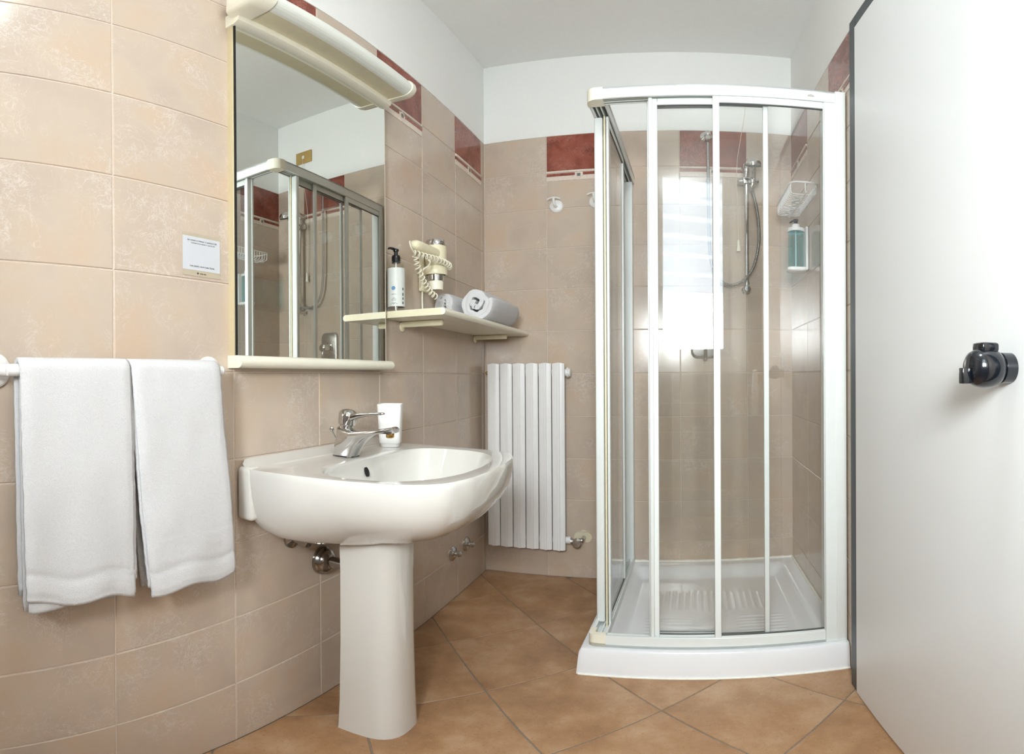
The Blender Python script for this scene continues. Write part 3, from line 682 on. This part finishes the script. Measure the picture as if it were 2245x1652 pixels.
# robe hooks
for (xx, zz, lab) in ((-.526, 1.822, 'round white robe hook left of the pair above the radiator'), (-.338, 1.834, 'round white robe hook partly hidden behind the shower frame')):
    hk = thing('robe_hook', lab, 'hook', (xx, YB, zz), group='robe hooks on the back wall')
    solid('hook_disc', hk, 'plast', lambda bm: lathe(bm, [(.0335, 0), (.033, .004), (.028, .009), (.012, .012)], 36, axis_y((0, 0, 0))))
    solid('hook_arm', hk, 'plast', lambda bm: tube(bm, smooth_path([(0, -.008, -.004), (-.002, -.030, -.002), (-.004, -.042, .014), (-.005, -.044, .032)], 6), [.0075] * 6 + [.007] * 6 + [.006] * 7, 12))
    solid('hook_bar', hk, 'plast', lambda bm: tube(bm, smooth_path([(-.036, -.040, .026), (-.022, -.044, .031), (-.005, -.045, .033), (.012, -.044, .031), (.026, -.040, .026)], 6), .0032, 8))

# ------------------------------------------------------------------ shower tray
SO = Vector((-.2758, 1.53, 0))
TW = .812 - .002; bk = lambda x: .878 + .042 * x - .004
tr = thing('shower_tray', 'low white square shower tray with ribbed floor', 'shower tray', SO, -TH)
ZT = .100
def trayf(bm):
    NX, NY = 150, 150; vs_ = []
    def coords(n):
        a = [0, .002, .005, .009, .014, .02]; return a
    def ss(a, b, t_): u = max(0, min(1, (t_ - a) / (b - a))); return u * u * (3 - 2 * u)
    for j in range(NY + 1):
        row = []
        for i in range(NX + 1):
            u = i / NX; v = j / NY; u = .5 - .5 * math.cos(u * PI) if False else u
            x = u * TW; D = bk(x); y = v * D
            z = ZT
            dl, df, dr_, db = x, y, TW - x, D - y
            for d in (dl, df):
                if d < .012: z -= .012 - math.sqrt(max(0, .012 ** 2 - (.012 - d) ** 2))
            q = ss(.062, .125, dl) * ss(.066, .125, df) * ss(.045, .115, dr_) * ss(.045, .125, db)
            z -= .048 * q
            if q > .98:
                if .46 < v < .74 and .24 < u < .80: z += .0035 * max(0, math.sin(x * 2 * PI / .026)) * ss(.46, .5, v) * (1 - ss(.66, .74, v)) * ss(.24, .28, u) * (1 - ss(.74, .80, u))
                if .18 < v < .42 and (.2 < u < .44 or .60 < u < .84):
                    m_ = ss(.2, .23, u) * (1 - ss(.40, .44, u)) + ss(.60, .64, u) * (1 - ss(.80, .84, u)); z += .003 * max(0, math.sin(y * 2 * PI / .026)) * m_
            row.append(bm.verts.new((x, y, z)))
        vs_.append(row)
    for a, b in zip(vs_, vs_[1:]):
        for i in range(NX): bm.faces.new((a[i], a[i + 1], b[i + 1], b[i]))
    ring = [vs_[0][i] for i in range(NX + 1)] + [vs_[j][NX] for j in range(1, NY + 1)] + [vs_[NY][i] for i in range(NX - 1, -1, -1)] + [vs_[j][0] for j in range(NY - 1, 0, -1)]
    low = [bm.verts.new((v.co.x + (-.006 if v.co.x < 1e-6 else 0), v.co.y - (.006 if v.co.y < 1e-6 else 0), .001)) for v in ring]
    for i in range(len(ring)): k = (i + 1) % len(ring); bm.faces.new((ring[i], low[i], low[k], ring[k]))
solid('tray_body', tr, 'acrylic', trayf)
def sealf(bm):
    P = [(x, bk(x) + .001, ZT + .001 + .002 * noise.noise(Vector((x * 30, 0, 0)))) for x in [i / 60 * (TW - .005) + .003 for i in range(61)]]
    tube(bm, P, [.008 + .003 * noise.noise(Vector((p[0] * 40, 3, 0))) for p in P], 8)
    P = [(TW - .001, y, ZT + .001) for y in [.06 + i / 60 * (bk(TW) - .065) for i in range(61)]]
    tube(bm, P, [.007 + .003 * noise.noise(Vector((p[1] * 40, 9, 0))) for p in P], 8)
solid('sealant', tr, 'seal', sealf)
solid('base_sealant', tr, 'seal', lambda bm: tube(bm, [(i / 30 * TW, -.008, .003) for i in range(31)], .004, 6))

# ------------------------------------------------------------------ shower enclosure (local frame of the tray)
en = thing('shower_enclosure', 'square corner shower cabin with white frame and sliding glass panels', 'shower cabin', SO + Vector((0, 0, ZT)), -TH)
EZ0, EZ1 = 0.0, 1.858                      # above the tray rim
A0 = .026                                  # outer line of the frame
ED = .048                                  # rail depth
XE = TW - .001; YE = lambda: bk(A0) - .001
def header_front(bm):
    box(bm, A0 + .05, XE - .012, A0, A0 + .010, EZ1 - .046, EZ1, .002, 1); box(bm, A0 + .05, XE - .012, A0, A0 + ED + .008, EZ1 - .010, EZ1, .002, 1)
    for d in (.018, .033, .049): box(bm, A0 + .05, XE - .02, A0 + d, A0 + d + .0045, EZ1 - .043, EZ1 - .008)
def header_side(bm):
    box(bm, A0, A0 + .010, A0 + .05, YE(), EZ1 - .046, EZ1, .002, 1); box(bm, A0, A0 + ED + .008, A0 + .05, YE(), EZ1 - .010, EZ1, .002, 1)
    for d in (.018, .033, .049): box(bm, A0 + d, A0 + d + .0045, A0 + .05, YE() - .004, EZ1 - .043, EZ1 - .008)
solid('header_rail', en, 'white', header_front); solid('header_rail', en, 'white', header_side)
def corner_poly(r, o, inn):
    pts = [(A0 + o + r - r * math.cos(k / 8 * PI / 2), A0 + o + r - r * math.sin(k / 8 * PI / 2)) for k in range(9)]
    return pts + [(A0 + .052, A0 + o), (A0 + .052, A0 + inn), (A0 + inn, A0 + inn), (A0 + inn, A0 + .052), (A0 + o, A0 + .052)]
solid('corner_cap', en, 'ivory', lambda bm: prism(bm, corner_poly(.034, -.001, .05), EZ1 - .048, EZ1 + .001))
solid('corner_cap', en, 'ivory', lambda bm: prism(bm, corner_poly(.02, -.001, .018), EZ0, EZ0 + .047))
solid('corner_cap', en, 'ivory', lambda bm: prism(bm, corner_poly(.02, -.001, .05), EZ0, EZ0 + .014))
def sill(bm, side):
    def B(a0, a1, b0, b1, z0, z1, r=.002):
        if side: box(bm, b0, b1, a0, a1, z0, z1, r, 1)
        else: box(bm, a0, a1, b0, b1, z0, z1, r, 1)
    e1 = YE() if side else XE - .03
    B(A0 + .05, e1, A0, A0 + .012, EZ0, EZ0 + .044); B(A0 + .05, e1, A0, A0 + ED, EZ0, EZ0 + .012)
    B(A0 + .05, e1, A0 + .026, A0 + .031, EZ0, EZ0 + .026, .001); B(A0 + .05, e1, A0 + .044, A0 + .05, EZ0, EZ0 + .030, .001)
solid('sill_rail', en, 'white', lambda bm: sill(bm, 0)); solid('sill_rail', en, 'white', lambda bm: sill(bm, 1))
solid('wall_profile', en, 'white', lambda bm: (box(bm, XE - .068, XE - .030, A0 - .004, A0 + ED, EZ0 + .0, EZ1 - .048, .002, 1), box(bm, XE - .034, XE, A0 - .006, A0 + ED + .002, EZ0, EZ1, .003, 2)))
solid('wall_profile', en, 'white', lambda bm: (box(bm, A0 - .002, A0 + ED, YE() - .034, YE(), EZ0, EZ1 - .04, .002, 1),))
def panel(name, side, a0, a1, d0, d1, st0, st1, top, bot, label=None):
    """framed glass panel; a along the rail, d depth from the outer line"""
    z0, z1 = EZ0 + bot, EZ1 - top
    def B(bm, p0, p1, q0, q1, u0, u1, r=.0015):
        if side: box(bm, A0 + q0, A0 + q1, p0, p1, u0, u1, r, 1)
        else: box(bm, p0, p1, A0 + q0, A0 + q1, u0, u1, r, 1)
    o = solid(name, en, 'white', lambda bm: (B(bm, a0, a0 + st0, d0, d1, z0, z1), B(bm, a1 - st1, a1, d0, d1, z0, z1), B(bm, a0 + st0, a1 - st1, d0, d1, z1 - .026, z1), B(bm, a0 + st0, a1 - st1, d0, d1, z0, z0 + .026)))
    dm = (d0 + d1) / 2
    solid('glass_pane', o, 'glass', lambda bm: B(bm, a0 + st0 - .003, a1 - st1 + .003, dm - .0018, dm + .0018, z0 + .023, z1 - .023, 0), smooth=False)
    solid('glass_gasket', o, 'gasket', lambda bm: B(bm, a0 + st0, a1 - st1, dm - .004, dm + .004, z0 + .026, z0 + .0285, 0), smooth=False)
    solid('glass_gasket', o, 'gasket', lambda bm: B(bm, a0 + st0, a1 - st1, dm - .004, dm + .004, z1 - .0285, z1 - .026, 0), smooth=False)
    return o
panel('fixed_panel', 0, .405, XE - .066, .002, .015, .020, .004, .047, .024)
panel('sliding_panel', 0, .221, .573, .020, .031, .019, .016, .045, .020)
panel('sliding_panel', 0, .2075, .424, .036, .047, .015, .015, .045, .020)
solid('closing_strip', en, 'white', lambda bm: box(bm, .213, .226, A0 + .012, A0 + .05, EZ0 + .018, EZ1 - .044, .004, 2))
panel('fixed_panel', 1, .53, YE() - .03, .002, .015, .020, .004, .047, .024)
panel('sliding_panel', 1, .30, .70, .020, .031, .019, .016, .045, .020)
panel('sliding_panel', 1, .170, .55, .036, .047, .015, .015, .045, .020)
solid('closing_strip', en, 'white', lambda bm: box(bm, A0 + .002, A0 + .030, .150, .172, EZ0 + .030, EZ1 - .05, .006, 3))
solid('magnet_strip', en, 'cream', lambda bm: box(bm, A0 + .033, A0 + .039, .152, .172, EZ0 + .006, EZ1 - .046, .001, 1))
solid('closing_strip', en, 'white', lambda bm: box(bm, A0 + .041, A0 + .050, .152, .175, EZ0 + .016, EZ1 - .048, .002, 1))
solid('maker_badge', en, 'nickel', lambda bm: prism(bm, [(XE - .118, EZ1 - .030), (XE - .098, EZ1 - .030), (XE - .097, EZ1 - .027), (XE - .108, EZ1 - .020), (XE - .118, EZ1 - .025)], A0 - .001, A0 + .001, 'xz'))

# ------------------------------------------------------------------ shower fittings on the back wall
ot = thing('shower_outlet', 'round chrome wall outlet at the top of the shower hose', 'outlet', (.172, YB, 2.178))
solid('rosette', ot, 'chrome', lambda bm: lathe(bm, [(.028, 0), (.0275, .004), (.018, .010), (.011, .014), (.010, .035)], 32, axis_y((0, 0, 0))))
solid('elbow', ot, 'chrome', lambda bm: (lathe(bm, [(.0005, .018), (.010, .014), (.013, .004), (.013, -.012), (.0115, -.014), (.0125, -.016), (.0125, -.034), (.009, -.038)], 20, Matrix.Translation((0.006, -.038, 0)))))
sb = thing('shower_bar', 'vertical chrome slide bar for the hand shower', 'shower bar', (.352, YB, 1.385))
solid('bar', sb, 'chrome', lambda bm: lathe(bm, [(.0105, .0), (.0105, .628)], 24, Matrix.Translation((0, -.05, 0))))
for z in (.615, .005):
    solid('bar_bracket', sb, 'chrome', lambda bm: (lathe(bm, [(.019, 0), (.019, .006), (.014, .012), (.0135, .045), (.0165, .052), (.0165, .062), (.012, .067)], 24, axis_y((0, 0, z))), lathe(bm, [(.0135, -.03), (.0135, .012)], 20, Matrix.Translation((0, -.05, z - (.0 if z > .3 else -.02))))))
sl = solid('slider', sb, 'chrome', lambda bm: (lathe(bm, [(.016, -.032), (.016, .014), (.012, .015), (.012, .03)], 24, axis_x((0, -.052, .535))), box(bm, -.02, .02, -.072, -.036,   .518, .552, .006, 2), box(bm, .014, .036, -.094, -.058, .516, .550, .005, 2)))
solid('slider_knob', sl, 'chrome', lambda bm: lathe(bm, [(.012, .036), (.0165, .038), (.0165, .054), (.011, .057), (.002, .058)], 8, axis_x((0, -.052, .535))))
solid('slider_knob', sl, 'chrome', lambda bm: lathe(bm, [(.012, .022), (.0165, .024), (.0165, .038), (.011, .041), (.002, .042)], 8, axis_x((0, -.052, .535), -1)))
hs_ = thing('hand_shower', 'chrome hand shower with ribbed steel hose hanging in a loop', 'hand shower', (.377, 2.33, 1.918))
def hsf(bm):
    rs = []
    for (x, y, z, r) in ((-.003, .012, -.052, .0085), (-.002, .004, -.03, .0105), (0, -.004, 0, .0125), (0, -.016, .03, .0125), (-.004, -.036, .052, .014), (-.010, -.058, .062, .017)):
        rs.append(Vector((x, y, z)))
    tube(bm, smooth_path(rs, 5), [.0085 + (.017 - .0085) * (i / 25) ** 1.2 for i in range(26)], 18)
solid('shower_handle', hs_, 'chrome', hsf)
hm = Matrix.Translation((-.012, -.078, .050)) @ Matrix.Rotation(math.radians(16), 4, 'X')
solid('shower_head', hs_, 'chrome', lambda bm: lathe(bm, [(.0005, .030), (.014, .0285), (.027, .022), (.035, .012), (.038, .002), (.0375, -.006)], 32, hm))
solid('spray_face', hs_, 'gasket', lambda bm: lathe(bm, [(.0375, -.004), (.036, -.010), (.02, -.012), (.001, -.012)], 32, hm))
hp = [(.178 - .377, 2.369 - 2.33, 2.14 - 1.93), (.179 - .377, .042, 1.95 - 1.93), (.181 - .377, .045, 1.75 - 1.93), (.186 - .377, .045, 1.58 - 1.93), (.202 - .377, .043, 1.49 - 1.93), (.236 - .377, .036, 1.435 - 1.93), (.285 - .377, .02, 1.418 - 1.93),
      (.335 - .377, .004, 1.44 - 1.93), (.378 - .377, .0, 1.50 - 1.93), (.402 - .377, .002, 1.60 - 1.93), (.405 - .377, .006, 1.70 - 1.93), (.394 - .377, .01, 1.80 - 1.93), (-.0, .013, -.05)]
solid('shower_hose', hs_, 'hose', lambda bm: tube(bm, smooth_path(hp, 14), .0068, 12, uv=True))
mxr = thing('shower_mixer', 'chrome shower mixer plate with lever on the back wall', 'mixer', (.158, YB, 1.163))
def mplate(bm):
    rs = []
    for y, s_ in ((-.001, 1), (-.008, .985), (-.014, .93), (-.016, .86)): rs.append([(x * s_, y, z * s_) for x, z in rrect(.060, .092, .030, 7)])
    loft(bm, rs)
solid('plate', mxr, 'nickel', mplate)
solid('mixer_knob', mxr, 'chrome', lambda bm: lathe(bm, [(.034, .012), (.032, .02), (.024, .024), (.024, .05), (.021, .056), (.021, .078), (.014, .082), (.001, .083)], 32, axis_y((0, 0, .0))))
solid('mixer_lever', mxr, 'chrome', lambda bm: tube(bm, smooth_path([(0, -.062, -.005), (.002, -.068, -.035), (.003, -.066, -.07), (.003, -.058, -.098)], 5), [.012, .0115, .011, .0105, .010, .0095, .009, .009, .0085, .008, .0085, .009, .0095, .0095, .009, .006], 12))
pc = thing('pull_cord_switch', 'gold wall plate with ivory emergency pull cord in the shower', 'pull cord', (.352, YB, 2.415))
solid('plate', pc, 'brassplate', lambda bm: box(bm, -.061, .061, -.010, -.001, -.042, .042, .002, 2))
solid('switch_button', pc, 'ivory', lambda bm: box(bm, -.009, .009, -.014, -.009, -.013, .011, .002, 2))
solid('cord', pc, 'cord', lambda bm: tube(bm, smooth_path([(0, -.014, -.008), (-.002, -.02, -.1), (-.022, -.024, -.25), (-.040, -.022, -.40), (-.040, -.022, -.6), (-.034, -.022, -.79)], 6), .0013, 6))
solid('pull_grip', pc, 'ivory', lambda bm: loft(bm, [[(x - .034, y - .022, z) for x, y in rrect(w_, w_ * .7, .002, 3)] for z, w_ in ((-.785, .0045), (-.84, .0085))]))

# ------------------------------------------------------------------ basket and soap dispenser on the right wall (local: x along -ey, y into the wall)
def rw_thing(name, label, cat, Y, z):
    p = rw(Y, 0); return thing(name, label, cat, (p.x, p.y, z), -PI / 2 - TH)
bs = rw_thing('wire_basket', 'white wire soap basket on the shower wall', 'basket', 2.04, 1.70)
bx0, bx1, bd = -.165, .165, .105
def rimf(bm):
    pts = [(x, -.001 - bd / 2 + y, .045) for x, y in rrect((bx1 - bx0) / 2, bd / 2, .03, 5, (bx0 + bx1) / 2)]
    tube(bm, pts + [pts[0]], .0035, 8)
solid('rim_wire', bs, 'plast', rimf)
for i in range(15):
    x = bx0 + .02 + i / 14 * (bx1 - bx0 - .04)
    solid('cross_wire', bs, 'plast', lambda bm: tube(bm, smooth_path([(x, -bd + .003, .044), (x, -bd + .003, .012), (x, -bd + .012, .001), (x, -bd / 2, 0), (x, -.014, .001), (x, -.005, .012), (x, -.005, .044)], 3), .0019, 6))
solid('long_wire', bs, 'plast', lambda bm: tube(bm, smooth_path([(bx0 + .004, -.05, .044), (bx0 + .004, -.05, .012), (bx0 + .015, -.05, -.003), (bx1 - .015, -.05, -.003), (bx1 - .004, -.05, .012), (bx1 - .004, -.05, .044)], 4), .0022, 6))
solid('zigzag_wire', bs, 'plast', lambda bm: tube(bm, [(bx0 + .03 + k * (bx1 - bx0 - .06) / 8, -.082 + (.028 if k % 2 else 0), -.004) for k in range(9)], .0018, 6))
hd_ = rw_thing('dispenser_holder', 'white wall bracket holding the blue soap dispenser', 'holder', 2.075, 1.425)
solid('back_plate', hd_, 'plast', lambda bm: box(bm, -.036, .036, -.012, -.001, .0, .185, .004, 2))
solid('bottom_tray', hd_, 'plast', lambda bm: loft(bm, [[(x, y - .044, z) for x, y in rrect(.036 * s_, .042 * s_, .02, 5)] for z, s_ in ((-.004, .85), (.0, .97), (.010, 1), (.012, .97))]))
solid('top_collar', hd_, 'plast', lambda bm: (box(bm, -.034, .034, -.012, -.002, .17, .187, .003, 2), lathe(bm, [(.034, .168), (.036, .168), (.036, .182), (.034, .182)], 32, Matrix.Translation((0, -.047, 0)), (False, False))))
sd = rw_thing('soap_dispenser', 'blue liquid soap bottle with dark pump in the shower', 'bottle', 2.075, 1.4375); 
BO = Vector((0, -.047, 0))
solid('bottle_body', sd, 'teal', lambda bm: lathe(bm, [(.028, .0), (.0315, .004), (.0315, .150), (.029, .158), (.017, .164)], 36, Matrix.Translation(BO)))
solid('bottle_cap', sd, 'plast', lambda bm: lathe(bm, [(.017, .163), (.0175, .165), (.0175, .188), (.012, .191)], 28, Matrix.Translation(BO)))
solid('pump_head', sd, 'black', lambda bm: (lathe(bm, [(.008, .19), (.008, .203), (.011, .205), (.010, .212), (.002, .213)], 20, Matrix.Translation(BO)), tube(bm, [BO + Vector((0, 0, .208)), BO + Vector((-.018, -.01, .21)), BO + Vector((-.034, -.018, .206))], [.006, .005, .0035], 10)))
solid('dip_tube', sd, 'plast', lambda bm: tube(bm, [BO + Vector((0, 0, .004)), BO + Vector((0, 0, .165))], .0024, 8))

# ------------------------------------------------------------------ hand towel on the wall behind the camera (seen mirrored in the shower glass)
r2 = thing('towel_rail', 'white towel rail seen only mirrored in the shower glass', 'towel rail', (.40, YR, 1.02))
solid('rail_bar', r2, 'plast', lambda bm: tube(bm, smooth_path([(0, .0, 0), (0, .06, 0), (0, .20, .0)], 4), .008, 10))
t2 = thing('hand_towel', 'narrow white towel seen mirrored in the shower glass', 'towel', (.40, YR + .13, .73))
def t2f(bm):
    rs = []
    for z, d, w_ in ((.0, .024, .062), (.1, .022, .06), (.2, .018, .058), (.28, .012, .056), (.30, .006, .05)):
        rs.append([(x, y, z) for x, y in rrect(d, w_, d * .8, 5)])
    loft(bm, rs)
solid('towel_sheet', t2, 'towel', t2f)
